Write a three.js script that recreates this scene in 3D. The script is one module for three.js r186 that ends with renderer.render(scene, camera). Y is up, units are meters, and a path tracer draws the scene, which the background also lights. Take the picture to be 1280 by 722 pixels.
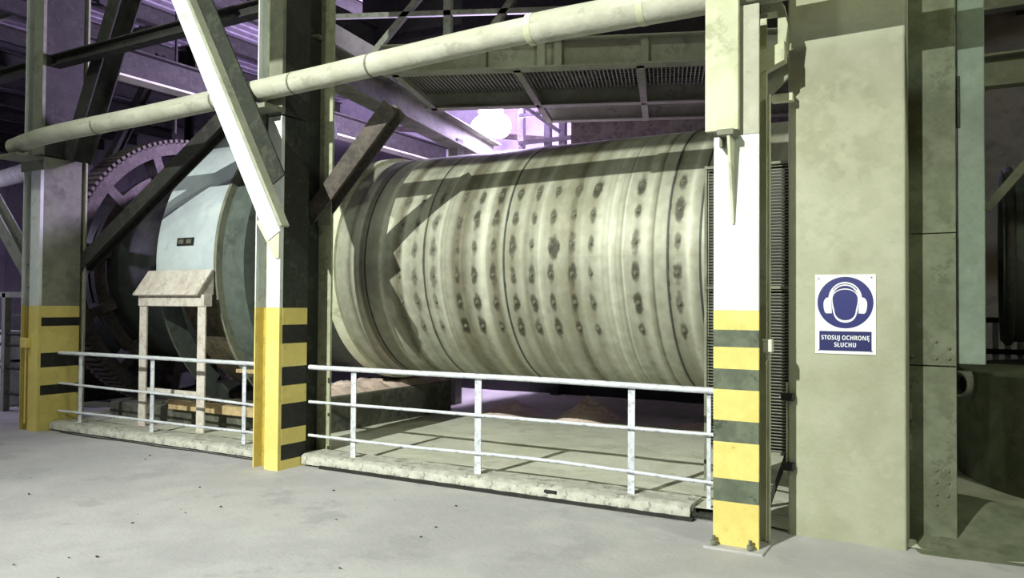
import * as THREE from 'three';
import { mergeGeometries, mergeVertices } from 'three/addons/utils/BufferGeometryUtils.js';
import { RectAreaLightUniformsLib } from 'three/addons/lights/RectAreaLightUniformsLib.js';
import { RoundedBoxGeometry } from 'three/addons/geometries/RoundedBoxGeometry.js';

// ------------------------------------------------------------------ camera, exposure, lights
const scene = new THREE.Scene();
scene.background = new THREE.Color(0x000000);
const camera = new THREE.PerspectiveCamera(2 * Math.atan(361 / 1000) * 180 / Math.PI, 1280 / 722, 0.05, 120);
{
  const yaw = 60.3 * Math.PI / 180, pitch = 1.2 * Math.PI / 180, roll = 0.4 * Math.PI / 180;
  camera.position.set(0, 1.8, 0);
  const f = new THREE.Vector3(-Math.cos(yaw) * Math.cos(pitch), Math.sin(pitch), -Math.sin(yaw) * Math.cos(pitch));
  camera.lookAt(camera.position.clone().add(f));
  camera.rotateZ(roll);
}
scene.add(camera);
const renderer = new THREE.WebGLRenderer({ antialias: true });
renderer.toneMapping = THREE.LinearToneMapping;
renderer.toneMappingExposure = 1.0;
renderer.shadowMap.enabled = true;
RectAreaLightUniformsLib.init();

const FLOOD = { at: [-5.2, 9.3, 8.6], aim: [-4.7, 1.6, -7], power: 1500, color: 0xfbfff2 };      // floodlight across the aisle
const LILAC = { at: [-7.88, 5.34, -13.0], power: 340, color: 0xdcc6ff };                        // lamp behind the mill
const LILAC2 = { at: [-17.0, 3.6, -6.2], power: 26, color: 0xdccbff };                         // lamp at the far end
const BAY = [[-13, 10.6, 0.5, 55], [-5, 10.6, -1.5, 45], [4.5, 7.8, -3.4, 55]];               // high-bay lamps over the aisle

// ------------------------------------------------------------------ helpers
function rng(seed) { let s = seed >>> 0; return () => { s = (s + 0x6D2B79F5) | 0; let t = Math.imul(s ^ (s >>> 15), 1 | s); t = (t + Math.imul(t ^ (t >>> 7), 61 | t)) ^ t; return ((t ^ (t >>> 14)) >>> 0) / 4294967296; }; }
function hash(x, y, s) { let h = Math.imul(x, 374761393) + Math.imul(y, 668265263) + Math.imul(s, 1442695041); h = Math.imul(h ^ (h >>> 13), 1274126177); return ((h ^ (h >>> 16)) >>> 0) / 4294967296; }
function pn(u, v, px, py, s) {                                       // value noise that repeats over [0, 1)
  const x = u * px, y = v * py, xi = Math.floor(x), yi = Math.floor(y);
  let fx = x - xi, fy = y - yi; fx = fx * fx * (3 - 2 * fx); fy = fy * fy * (3 - 2 * fy);
  const m = (a, b) => ((a % b) + b) % b, x0 = m(xi, px), x1 = m(xi + 1, px), y0 = m(yi, py), y1 = m(yi + 1, py);
  const a = hash(x0, y0, s), b = hash(x1, y0, s), c = hash(x0, y1, s), d = hash(x1, y1, s);
  return (a + (b - a) * fx) * (1 - fy) + (c + (d - c) * fx) * fy;
}
function fbm(u, v, px, py, s, oct = 4) { let t = 0, a = 0.5, n = 0; for (let i = 0; i < oct; i++) { t += a * pn(u, v, px << i, py << i, s + i * 17); n += a; a *= 0.55; } return t / n; }
const sm = (a, b, x) => { const t = Math.min(1, Math.max(0, (x - a) / (b - a))); return t * t * (3 - 2 * t); };
const mix = (a, b, t) => a + (b - a) * t;
const mix3 = (a, b, t) => [mix(a[0], b[0], t), mix(a[1], b[1], t), mix(a[2], b[2], t)];
const hex = (h) => [(h >> 16) & 255, (h >> 8) & 255, h & 255];
function tex(w, h, fn, srgb = true) {
  const d = new Uint8Array(w * h * 4);
  for (let j = 0; j < h; j++) for (let i = 0; i < w; i++) {
    const c = fn((i + 0.5) / w, (j + 0.5) / h), k = (j * w + i) * 4;
    d[k] = Math.max(0, Math.min(255, c[0])); d[k + 1] = Math.max(0, Math.min(255, c[1])); d[k + 2] = Math.max(0, Math.min(255, c[2])); d[k + 3] = 255;
  }
  const t = new THREE.DataTexture(d, w, h); t.wrapS = t.wrapT = THREE.RepeatWrapping; t.magFilter = THREE.LinearFilter; t.minFilter = THREE.LinearMipmapLinearFilter; t.generateMipmaps = true;
  if (srgb) t.colorSpace = THREE.SRGBColorSpace; t.needsUpdate = true; return t;
}
const bumpFine = tex(512, 512, (u, v) => { const n = 255 * (0.6 * fbm(u, v, 8, 8, 91, 6) + 0.4 * fbm(u, v, 64, 64, 92, 3)); return [n, n, n]; }, false);
bumpFine.repeat.set(0.6, 0.6);
// a dusty painted or bare surface: base tint, a second tint in irregular grainy patches, spots of a third; uv are metres, one repeat spans `size` metres
function dusty(a, b, c, { size = 2, amount = 0.5, spots = 0.68, seed = 1, rough = 0.85, metal = 0, bump = 0.003, grain = 10, px = 512 } = {}) {
  const A = hex(a), B = hex(b), C = hex(c);
  const map = tex(px, px, (u, v) => {
    const n = fbm(u, v, 4, 4, seed, 7), g = fbm(u, v, 56, 56, seed + 5, 3), f = fbm(u, v, 18, 18, seed + 3, 5), s = fbm(u, v, 8, 8, seed + 9, 6);
    let col = mix3(A, B, sm(0.3, 0.7, n + (f - 0.5) * 0.7 + (g - 0.5) * 0.3));
    col = mix3(col, C, sm(spots - 0.06, spots + 0.1, s + (f - 0.5) * 0.35 + (g - 0.5) * 0.45) * amount);
    const k = (g - 0.5) * grain * 2;
    return [col[0] + k, col[1] + k, col[2] + k];
  });
  map.repeat.set(1 / size, 1 / size);
  return new THREE.MeshStandardMaterial({ map, roughness: rough, metalness: metal, bumpMap: bumpFine, bumpScale: bump });
}
// uv in metres from the way each face points
function metric(geo) {
  const g = geo.index ? geo.toNonIndexed() : geo; if (!g.attributes.normal) g.computeVertexNormals();
  const p = g.attributes.position, n = p.count, uv = new Float32Array(n * 2), a = new THREE.Vector3(), b = new THREE.Vector3(), c = new THREE.Vector3();
  for (let i = 0; i < n; i += 3) {
    a.fromBufferAttribute(p, i); b.fromBufferAttribute(p, i + 1); c.fromBufferAttribute(p, i + 2);
    const e = b.clone().sub(a).cross(c.clone().sub(a)), x = Math.abs(e.x), y = Math.abs(e.y), z = Math.abs(e.z);
    [a, b, c].forEach((q, k) => { const o = (i + k) * 2; if (x >= y && x >= z) { uv[o] = q.z; uv[o + 1] = q.y; } else if (y >= z) { uv[o] = q.x; uv[o + 1] = q.z; } else { uv[o] = q.x; uv[o + 1] = q.y; } });
  }
  g.setAttribute('uv', new THREE.BufferAttribute(uv, 2));
  for (const k of Object.keys(g.attributes)) if (!['position', 'normal', 'uv'].includes(k)) g.deleteAttribute(k);
  return g;
}
const box = (x0, x1, y0, y1, z0, z1, r = 0) => {
  const w = Math.abs(x1 - x0), h = Math.abs(y1 - y0), d = Math.abs(z1 - z0);
  const g = r ? new RoundedBoxGeometry(w, h, d, 2, Math.min(r, w / 2.01, h / 2.01, d / 2.01)) : new THREE.BoxGeometry(w, h, d);
  g.translate((x0 + x1) / 2, (y0 + y1) / 2, (z0 + z1) / 2); return metric(g);
};
const shape = (pts) => new THREE.Shape(pts.map(([x, y]) => new THREE.Vector2(x, y)));
const rectP = (w, h) => shape([[-w / 2, -h / 2], [w / 2, -h / 2], [w / 2, h / 2], [-w / 2, h / 2]]);
const iP = (w, h, t = 0.015) => shape([[-w / 2, -h / 2], [w / 2, -h / 2], [w / 2, -h / 2 + t], [t / 2, -h / 2 + t], [t / 2, h / 2 - t], [w / 2, h / 2 - t], [w / 2, h / 2], [-w / 2, h / 2], [-w / 2, h / 2 - t], [-t / 2, h / 2 - t], [-t / 2, -h / 2 + t], [-w / 2, -h / 2 + t]]);
const lP = (w, h, t = 0.012) => shape([[0, 0], [w, 0], [w, t], [t, t], [t, h], [0, h]]);
const V = (a) => new THREE.Vector3(...a);
function beam(p0, p1, profile, up = [0, 1, 0]) {                      // sweeps a profile (x across, y along `up`) from p0 to p1
  const a = V(p0), b = V(p1), z = b.clone().sub(a), len = z.length(); z.normalize();
  const x = V(up).cross(z).normalize(), y = z.clone().cross(x);
  const g = metric(new THREE.ExtrudeGeometry(profile, { depth: len, bevelEnabled: false, curveSegments: 8 }));
  g.applyMatrix4(new THREE.Matrix4().makeBasis(x, y, z).setPosition(a)); return g;
}
function rod(p0, p1, r, seg = 14) {
  const a = V(p0), b = V(p1), d = b.clone().sub(a), L = d.length();
  const g = new THREE.CylinderGeometry(r, r, L, seg); const q = g.attributes.uv; for (let i = 0; i < q.count; i++) q.setXY(i, q.getX(i) * 6.28 * r, q.getY(i) * L);
  g.applyMatrix4(new THREE.Matrix4().compose(a.clone().add(b).multiplyScalar(0.5), new THREE.Quaternion().setFromUnitVectors(new THREE.Vector3(0, 1, 0), d.normalize()), new THREE.Vector3(1, 1, 1))); return g.toNonIndexed();
}
function tube(points, r, seg = 48, rad = 12) {
  const c = new THREE.CatmullRomCurve3(points.map(V)), L = c.getLength(), g = new THREE.TubeGeometry(c, seg, r, rad), q = g.attributes.uv;
  for (let i = 0; i < q.count; i++) q.setXY(i, q.getX(i) * L, q.getY(i) * 6.28 * r); return g.toNonIndexed();
}
const join = (...g) => mergeGeometries(g.flat());
const used = {}, origin = new WeakMap();
const numbered = (n) => { used[n] = (used[n] ?? -1) + 1; return used[n] ? `${n}_${String(used[n]).padStart(3, '0')}` : n; };
function tag(o, label, category, group) { o.userData = { label, category }; if (group) o.userData.group = group; return o; }
function thing(name, label, category, at, group) {
  const o = new THREE.Group(); o.name = numbered(name); o.position.set(...at); scene.add(o); origin.set(o, V(at)); return tag(o, label, category, group);
}
function part(name, geo, mat, parent, label) {                        // geometry is written in world metres and moved into its thing's frame
  const g = Array.isArray(geo) ? join(geo) : geo, o = origin.get(parent) ?? new THREE.Vector3(); g.translate(-o.x, -o.y, -o.z);
  const m = new THREE.Mesh(g, mat); m.name = name; m.castShadow = m.receiveShadow = true; parent.add(m); origin.set(m, o);
  if (label) m.userData.label = label; return m;
}
function copy(name, geo, mat, parent, pos, quat) {                    // an alike piece that shares its geometry
  const o = origin.get(parent) ?? new THREE.Vector3(), m = new THREE.Mesh(geo, mat); m.name = name; m.position.set(pos[0] - o.x, pos[1] - o.y, pos[2] - o.z); if (quat) m.quaternion.copy(quat);
  m.castShadow = m.receiveShadow = true; parent.add(m); origin.set(m, o); return m;
}
function solo(name, geo, mat, label, category, group) {
  const m = part(numbered(name), geo, mat, scene); return tag(m, label, category, group);
}
function struct(name, geo, mat) { const m = part(name, geo, mat, scene); m.userData = { kind: 'structure' }; return m; }
const onAxis = (axis) => new THREE.Quaternion().setFromUnitVectors(new THREE.Vector3(0, 1, 0), V(axis).normalize());

// ------------------------------------------------------------------ materials
const M = {
  floor: dusty(0xbab9ba, 0xaeadb0, 0x9c9b9e, { size: 5, amount: 0.5, spots: 0.7, seed: 3, rough: 0.95, bump: 0.006, grain: 5 }),
  bed: dusty(0xd3d4c6, 0xc5c7b6, 0xa9ac9a, { size: 3, amount: 0.5, spots: 0.7, seed: 8, rough: 0.97, bump: 0.01, grain: 6 }),
  kerb: dusty(0xc6c6bc, 0xb6b6ac, 0x6e6e6a, { size: 0.8, amount: 0.6, spots: 0.64, seed: 14, rough: 0.95, bump: 0.008, grain: 10 }),
  pillar: dusty(0xb0b19d, 0xa2a38d, 0xbdbeab, { size: 4.3, amount: 0.35, spots: 0.6, seed: 27, rough: 0.92, bump: 0.006, grain: 6, px: 1024 }),
  white: dusty(0xe3e8e8, 0xd6dcdb, 0xaeb0a0, { size: 2, amount: 0.4, spots: 0.72, seed: 31, rough: 0.6, bump: 0.002, grain: 5 }),
  cream: dusty(0xd3d5bd, 0xc2c5a8, 0x989a80, { size: 2.2, amount: 0.5, spots: 0.7, seed: 33, rough: 0.8, bump: 0.004, grain: 7 }),
  yellow: dusty(0xe6d47e, 0xdcca74, 0xa89a56, { size: 1.2, amount: 0.5, spots: 0.74, seed: 41, rough: 0.6, bump: 0.002, grain: 6 }),
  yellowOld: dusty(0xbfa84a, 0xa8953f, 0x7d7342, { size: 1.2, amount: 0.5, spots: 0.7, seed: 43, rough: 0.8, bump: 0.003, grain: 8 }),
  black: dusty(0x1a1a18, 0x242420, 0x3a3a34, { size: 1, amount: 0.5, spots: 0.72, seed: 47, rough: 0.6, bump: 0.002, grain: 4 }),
  blackWorn: dusty(0x68705f, 0x565e50, 0x24261f, { size: 0.9, amount: 0.5, spots: 0.62, seed: 49, rough: 0.7, bump: 0.002, grain: 8 }),
  tar: dusty(0x2a2f27, 0x20241d, 0x42463a, { size: 1.8, amount: 0.6, spots: 0.62, seed: 51, rough: 0.75, bump: 0.004, grain: 10 }),
  steel: dusty(0x8a8d7c, 0x77796a, 0x5a5c4e, { size: 2, amount: 0.5, spots: 0.66, seed: 55, rough: 0.8, metal: 0.1, bump: 0.003, grain: 10 }),
  walkway: dusty(0xa4a795, 0x949786, 0x73766a, { size: 2, amount: 0.5, spots: 0.68, seed: 58, rough: 0.85, bump: 0.003, grain: 9 }),
  darkSteel: dusty(0x3b3a37, 0x302f2d, 0x4b4945, { size: 2, amount: 0.5, spots: 0.68, seed: 57, rough: 0.8, metal: 0.1, bump: 0.003, grain: 7 }),
  paleSteel: dusty(0x9a9e93, 0x898d82, 0x6d7066, { size: 2, amount: 0.5, spots: 0.68, seed: 59, rough: 0.75, bump: 0.003, grain: 7 }),
  rail: dusty(0xd7dbe2, 0xc6cad2, 0x7c8290, { size: 0.7, amount: 0.5, spots: 0.66, seed: 61, rough: 0.55, bump: 0.002, grain: 10 }),
  pipe: dusty(0xc0c0b2, 0xb2b2a3, 0x959587, { size: 1.8, amount: 0.5, spots: 0.7, seed: 63, rough: 0.85, bump: 0.006, grain: 6 }),
  casing: dusty(0x66706a, 0x58625c, 0x444c46, { size: 1.6, amount: 0.5, spots: 0.68, seed: 67, rough: 0.6, metal: 0.15, bump: 0.003, grain: 8 }),
  cover: dusty(0xd0dbe1, 0xc4d0d7, 0xaebbc2, { size: 1.8, amount: 0.4, spots: 0.74, seed: 69, rough: 0.55, bump: 0.002, grain: 5 }),
  rusty: dusty(0x6a5e48, 0x54503f, 0x302e26, { size: 0.9, amount: 0.5, spots: 0.6, seed: 71, rough: 0.9, bump: 0.006, grain: 12 }),
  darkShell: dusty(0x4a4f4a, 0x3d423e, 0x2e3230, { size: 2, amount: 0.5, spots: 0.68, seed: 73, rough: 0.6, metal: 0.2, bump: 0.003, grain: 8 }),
  gear: dusty(0x5d5650, 0x4b4541, 0x35302e, { size: 0.6, amount: 0.5, spots: 0.6, seed: 75, rough: 0.8, bump: 0.006, grain: 14 }),
  stand: dusty(0xdcd6ce, 0xcdc4bb, 0x9c8676, { size: 0.8, amount: 0.35, spots: 0.62, seed: 77, rough: 0.85, bump: 0.004, grain: 10 }),
  pink: dusty(0xe6d2c9, 0xd8c2b8, 0xb09a90, { size: 0.9, amount: 0.5, spots: 0.64, seed: 79, rough: 0.95, bump: 0.008, grain: 12 }),
  concreteDark: dusty(0x6a6c62, 0x55574e, 0x3f413a, { size: 1.4, amount: 0.5, spots: 0.62, seed: 81, rough: 0.95, bump: 0.008, grain: 12 }),
  timber: dusty(0xcbb58c, 0xb79f76, 0x8c7350, { size: 0.7, amount: 0.5, spots: 0.66, seed: 83, rough: 0.9, bump: 0.004, grain: 10 }),
  rearFlange: dusty(0xa9ab92, 0x979980, 0x75775f, { size: 1.6, amount: 0.5, spots: 0.66, seed: 86, rough: 0.85, bump: 0.004, grain: 9 }),
  plate: dusty(0x6e7460, 0x5e6450, 0x4a4f3e, { size: 1.5, amount: 0.5, spots: 0.66, seed: 85, rough: 0.8, bump: 0.004, grain: 9 }),
  post: dusty(0x7c897c, 0x707d70, 0x667062, { size: 1.5, amount: 0.5, spots: 0.7, seed: 87, rough: 0.8, bump: 0.003, grain: 7 }),
  roof: dusty(0x9b95a0, 0x8c8691, 0x6e6872, { size: 2.4, amount: 0.5, spots: 0.7, seed: 89, rough: 0.8, bump: 0.003, grain: 6 }),
  wall: dusty(0x8f8c90, 0x807d82, 0x6a676c, { size: 4, amount: 0.5, spots: 0.68, seed: 93, rough: 0.9, bump: 0.004, grain: 6 }),
  lilacWall: dusty(0xb0a8b4, 0xa099a6, 0x857e8a, { size: 3, amount: 0.5, spots: 0.68, seed: 95, rough: 0.9, bump: 0.004, grain: 6 }),
  bolt: new THREE.MeshStandardMaterial({ color: 0x6c6b5c, roughness: 0.75, metalness: 0.1 }),
  cable: new THREE.MeshStandardMaterial({ color: 0x1c1a20, roughness: 0.7 }),
  plastic: new THREE.MeshStandardMaterial({ color: 0xdedfcf, roughness: 0.5 }),
};

// ------------------------------------------------------------------ the hall
const WX0 = -34, WX1 = 10, ZB = -18, ZF = 14, HB = 7.9, HF = 12;
const floor = new THREE.Group(); floor.name = 'floor'; floor.userData = { kind: 'structure' }; scene.add(floor);
{ // slab of the aisle with a gently uneven dusty skin, and the dust bed inside the railings
  const g = new THREE.PlaneGeometry(WX1 - WX0, ZF - ZB, 220, 160); g.rotateX(-Math.PI / 2); g.translate((WX0 + WX1) / 2, 0, (ZF + ZB) / 2);
  const p = g.attributes.position;
  for (let i = 0; i < p.count; i++) p.setY(i, -0.012 + 0.012 * fbm(p.getX(i) / 44 + 1, p.getZ(i) / 32 + 1, 30, 24, 7, 3));
  g.computeVertexNormals();
  part('slab', metric(g), M.floor, floor); part('slab_base', box(WX0, WX1, -0.3, -0.02, ZB, ZF), M.floor, floor);
  const b = new THREE.PlaneGeometry(13.2, 11.1, 120, 100); b.rotateX(-Math.PI / 2); b.translate(-5.4 - 0.0, 0, -12.3);
  const q = b.attributes.position;
  for (let i = 0; i < q.count; i++) { const x = q.getX(i), z = q.getZ(i); q.setY(i, 0.07 + 0.05 * fbm(x / 13 + 2, z / 11 + 2, 9, 8, 17, 4) - 0.09 * sm(-1.9, -1.2, x)); }
  b.computeVertexNormals(); part('dust_bed', metric(b), M.bed, floor);
}
struct('wall_back', box(WX0, WX1, 0, HB, ZB - 0.3, ZB), M.lilacWall);
struct('wall_left', box(WX0 - 0.3, WX0, 0, HF, ZB, ZF), M.wall);
struct('wall_right', box(WX1, WX1 + 0.3, 0, HF, ZB, ZF), M.wall);
struct('wall_front', box(WX0, WX1, 0, HF, ZF, ZF + 0.3), M.wall);
struct('wall_upper', box(WX0, WX1, HB, HF, -5.9, -5.6), M.wall);
const ceiling = new THREE.Group(); ceiling.name = 'ceiling'; ceiling.userData = { kind: 'structure' }; scene.add(ceiling);
part('aisle_roof', box(WX0, WX1, HF, HF + 0.2, -5.9, ZF), M.wall, ceiling);
{ // roof of the mill bay: ribbed sheets on purlins and rafters
  const sheet = new THREE.Shape(); sheet.moveTo(-0.745, 0);
  const prof = []; for (let i = 0; i < 5; i++) { const x = -0.745 + i * 0.298; prof.push([x, 0], [x + 0.2, 0], [x + 0.225, 0.045], [x + 0.273, 0.045]); } prof.push([0.745, 0]);
  const pts = [...prof, ...prof.slice().reverse().map(([x, y]) => [x, y + 0.012])];
  const g = metric(new THREE.ExtrudeGeometry(shape(pts), { depth: 4.05, bevelEnabled: false }));
  for (let k = 0; k < 29; k++) for (let j = 0; j < 3; j++) copy('roof_panel', g, M.roof, ceiling, [WX0 + 0.75 + k * 1.5 + 0.0, HB - 0.05 + j * 0.006, -5.85 - 4.05 * (j + 1) + 0.02]);
  part('roof_deck', box(WX0, WX1, HB + 0.1, HB + 0.3, ZB, -5.6), M.wall, ceiling);
  for (let k = 0; k < 20; k++) part('rafter', beam([WX0 + 2.6 + k * 1.9, HB - 0.3, -6.2], [WX0 + 2.6 + k * 1.9, HB - 0.3, ZB], iP(0.16, 0.34, 0.02)), M.darkSteel, ceiling);
  for (let k = 0; k < 6; k++) part('purlin', beam([WX0, HB - 0.1, -7.2 - k * 2.0], [WX1, HB - 0.1, -7.2 - k * 2.0], iP(0.09, 0.12, 0.012)), M.paleSteel, ceiling);
}

// ------------------------------------------------------------------ lamps
function spot(c) { const l = new THREE.SpotLight(c.color, c.power, 0, 24 * Math.PI / 180, 0.9, 2); l.position.set(...c.at); l.target.position.set(...c.aim); l.castShadow = true; l.shadow.mapSize.set(2048, 2048); l.shadow.radius = 4; scene.add(l, l.target); }
{ // floodlight hanging over the aisle behind the camera
  const t = thing('floodlight', 'large hanging floodlight across the aisle behind the photographer', 'lamp', [-5.2, 9.5, 8.9]);
  const d = V(FLOOD.aim).sub(V(FLOOD.at)).normalize(), q = new THREE.Quaternion().setFromUnitVectors(new THREE.Vector3(0, 0, 1), d), at = V(FLOOD.at).addScaledVector(d, -0.25);
  const place = (g) => { g.applyQuaternion(q); g.translate(at.x, at.y, at.z); return g; };
  part('housing', place(metric(new RoundedBoxGeometry(0.6, 0.45, 0.2, 2, 0.03))), M.darkSteel, t);
  part('glowing_lens', place(metric(new THREE.BoxGeometry(0.5, 0.36, 0.02).translate(0, 0, 0.12))), new THREE.MeshStandardMaterial({ color: 0xffffff, emissive: 0xf6ffea, emissiveIntensity: 4 }), t);
  part('hanger', rod([at.x, at.y + 0.15, at.z], [at.x, HF, at.z], 0.03), M.darkSteel, t);
  spot(FLOOD);
}
function bulbLamp(c, name, label, rBulb, top, dish) {
  const [x, y, z] = c.at, t = thing(name, label, 'lamp', c.at);
  part('glowing_bulb', new THREE.SphereGeometry(rBulb, 32, 24).translate(x, y, z), new THREE.MeshStandardMaterial({ color: 0xffffff, emissive: c.glow ?? c.color, emissiveIntensity: c.shine ?? 6 }), t);
  const pr = (dish ? [[0.05, 0.3], [0.2, 0.28], [0.34, 0.22], [0.44, 0.1]] : [[0.055, 0.34], [0.13, 0.33], [0.22, 0.24], [0.37, 0.12], [0.4, 0.1]]).map(([a, b]) => new THREE.Vector2(a, b));
  const inner = pr.slice().reverse().map((v) => new THREE.Vector2(Math.max(0.02, v.x - 0.012), v.y - 0.012)), lathe = new THREE.LatheGeometry([...pr, ...inner], 36);
  if (dish) lathe.applyQuaternion(onAxis(dish));
  part('reflector', metric(lathe.translate(x, y + (dish ? 0 : 0.04), z)), dish ? M.white : M.paleSteel, t);
  part('hanger', rod([x, y + 0.36, z], [x, top, z], 0.02), M.darkSteel, t);
  const l = new THREE.PointLight(c.color, c.power, 0, 2); l.position.set(x, y, z); l.castShadow = true; l.shadow.radius = rBulb * 45; scene.add(l);
}
{ // cluster of three frosted globes glaring behind the mill
  const [x, y, z] = LILAC.at, t = thing('globe_lamp', 'glaring lilac-white cluster of globe lamps above the long mill drum under the walkway', 'lamp', LILAC.at);
  for (const [dx, dy, dz] of [[-0.2, -0.14, 0], [0.22, -0.16, 0.12], [0.0, 0.2, 0.05]]) {
    part('glowing_bulb', new THREE.SphereGeometry(0.24, 32, 24).translate(x + dx, y + dy, z + dz), new THREE.MeshStandardMaterial({ color: 0xffffff, emissive: 0xece0ff, emissiveIntensity: 9 }), t);
    const l = new THREE.PointLight(LILAC.color, LILAC.power / 3, 0, 2); l.position.set(x + dx, y + dy, z + dz); l.castShadow = true; l.shadow.radius = 11; scene.add(l);
  }
  part('cap', new THREE.CylinderGeometry(0.1, 0.16, 0.1, 24).translate(x, y + 0.47, z), M.darkSteel, t);
  part('hanger', rod([x, y + 0.47, z], [x, HB + 0.05, z], 0.025), M.darkSteel, t);
}
bulbLamp({ ...LILAC2, glow: 0xe6d6ff, shine: 6 }, 'bay_lamp', 'lilac lamp at the far left end of the mill bay', 0.2, HB + 0.05);
BAY.forEach(([x, y, z, p], i) => bulbLamp({ at: [x, y, z], power: p, color: 0xf2ffe6, shine: 4 }, 'aisle_lamp', ['high aisle lamp over the far left of the aisle', 'high aisle lamp over the middle of the aisle', 'high aisle lamp over the right of the aisle near the concrete pillar'][i], 0.2, HF));

// ------------------------------------------------------------------ the tube mill
const CY = 2.36, CZ = -9.78, R = 1.6;
const BX = [-6.34, -6.1, -5.81, -5.45, -5.2, -4.93, -4.66, -4.41, -4.16, -3.89, -3.66, -3.13, -2.66], BA = [29.4, 17.3, 5, -7, -18.9, -30.6];
function ringBand(x0, x1, r, mat, name, parent, a0 = 0, a1 = 360, thick = 0.03, seg = 96) {   // a curved plate round the mill's axis, angles in degrees from the aisle side upwards
  const pos = [], uv = [], idx = [], n = Math.max(4, Math.round(seg * (a1 - a0) / 360));
  const secs = [[x0, r], [x1, r], [x1, r - thick], [x0, r - thick], [x0, r]];
  for (let s = 0; s < 4; s++) for (let k = 0; k <= n; k++) {
    const a = (a0 + (a1 - a0) * k / n) * Math.PI / 180;
    for (const e of [0, 1]) { const [x, rr] = secs[s + e]; pos.push(x, CY + rr * Math.sin(a), CZ + rr * Math.cos(a)); uv.push(s % 2 ? rr : x, a * r); }
    if (k < n) { const b = (s * (n + 1) + k) * 2; idx.push(b, b + 1, b + 2, b + 2, b + 1, b + 3); }
  }
  if (a1 - a0 < 360) for (const e of [0, n]) { const a = (a0 + (a1 - a0) * e / n) * Math.PI / 180, b = pos.length / 3; for (let s = 0; s < 4; s++) { const [x, rr] = secs[s]; pos.push(x, CY + rr * Math.sin(a), CZ + rr * Math.cos(a)); uv.push(x, rr); } if (e) idx.push(b, b + 1, b + 2, b, b + 2, b + 3); else idx.push(b, b + 2, b + 1, b, b + 3, b + 2); }
  let g = new THREE.BufferGeometry(); g.setAttribute('position', new THREE.Float32BufferAttribute(pos, 3)); g.setAttribute('uv', new THREE.Float32BufferAttribute(uv, 2)); g.setIndex(idx);
  g.computeVertexNormals(); g = g.toNonIndexed();
  return parent ? part(name, g, mat, parent) : g;
}
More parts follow.
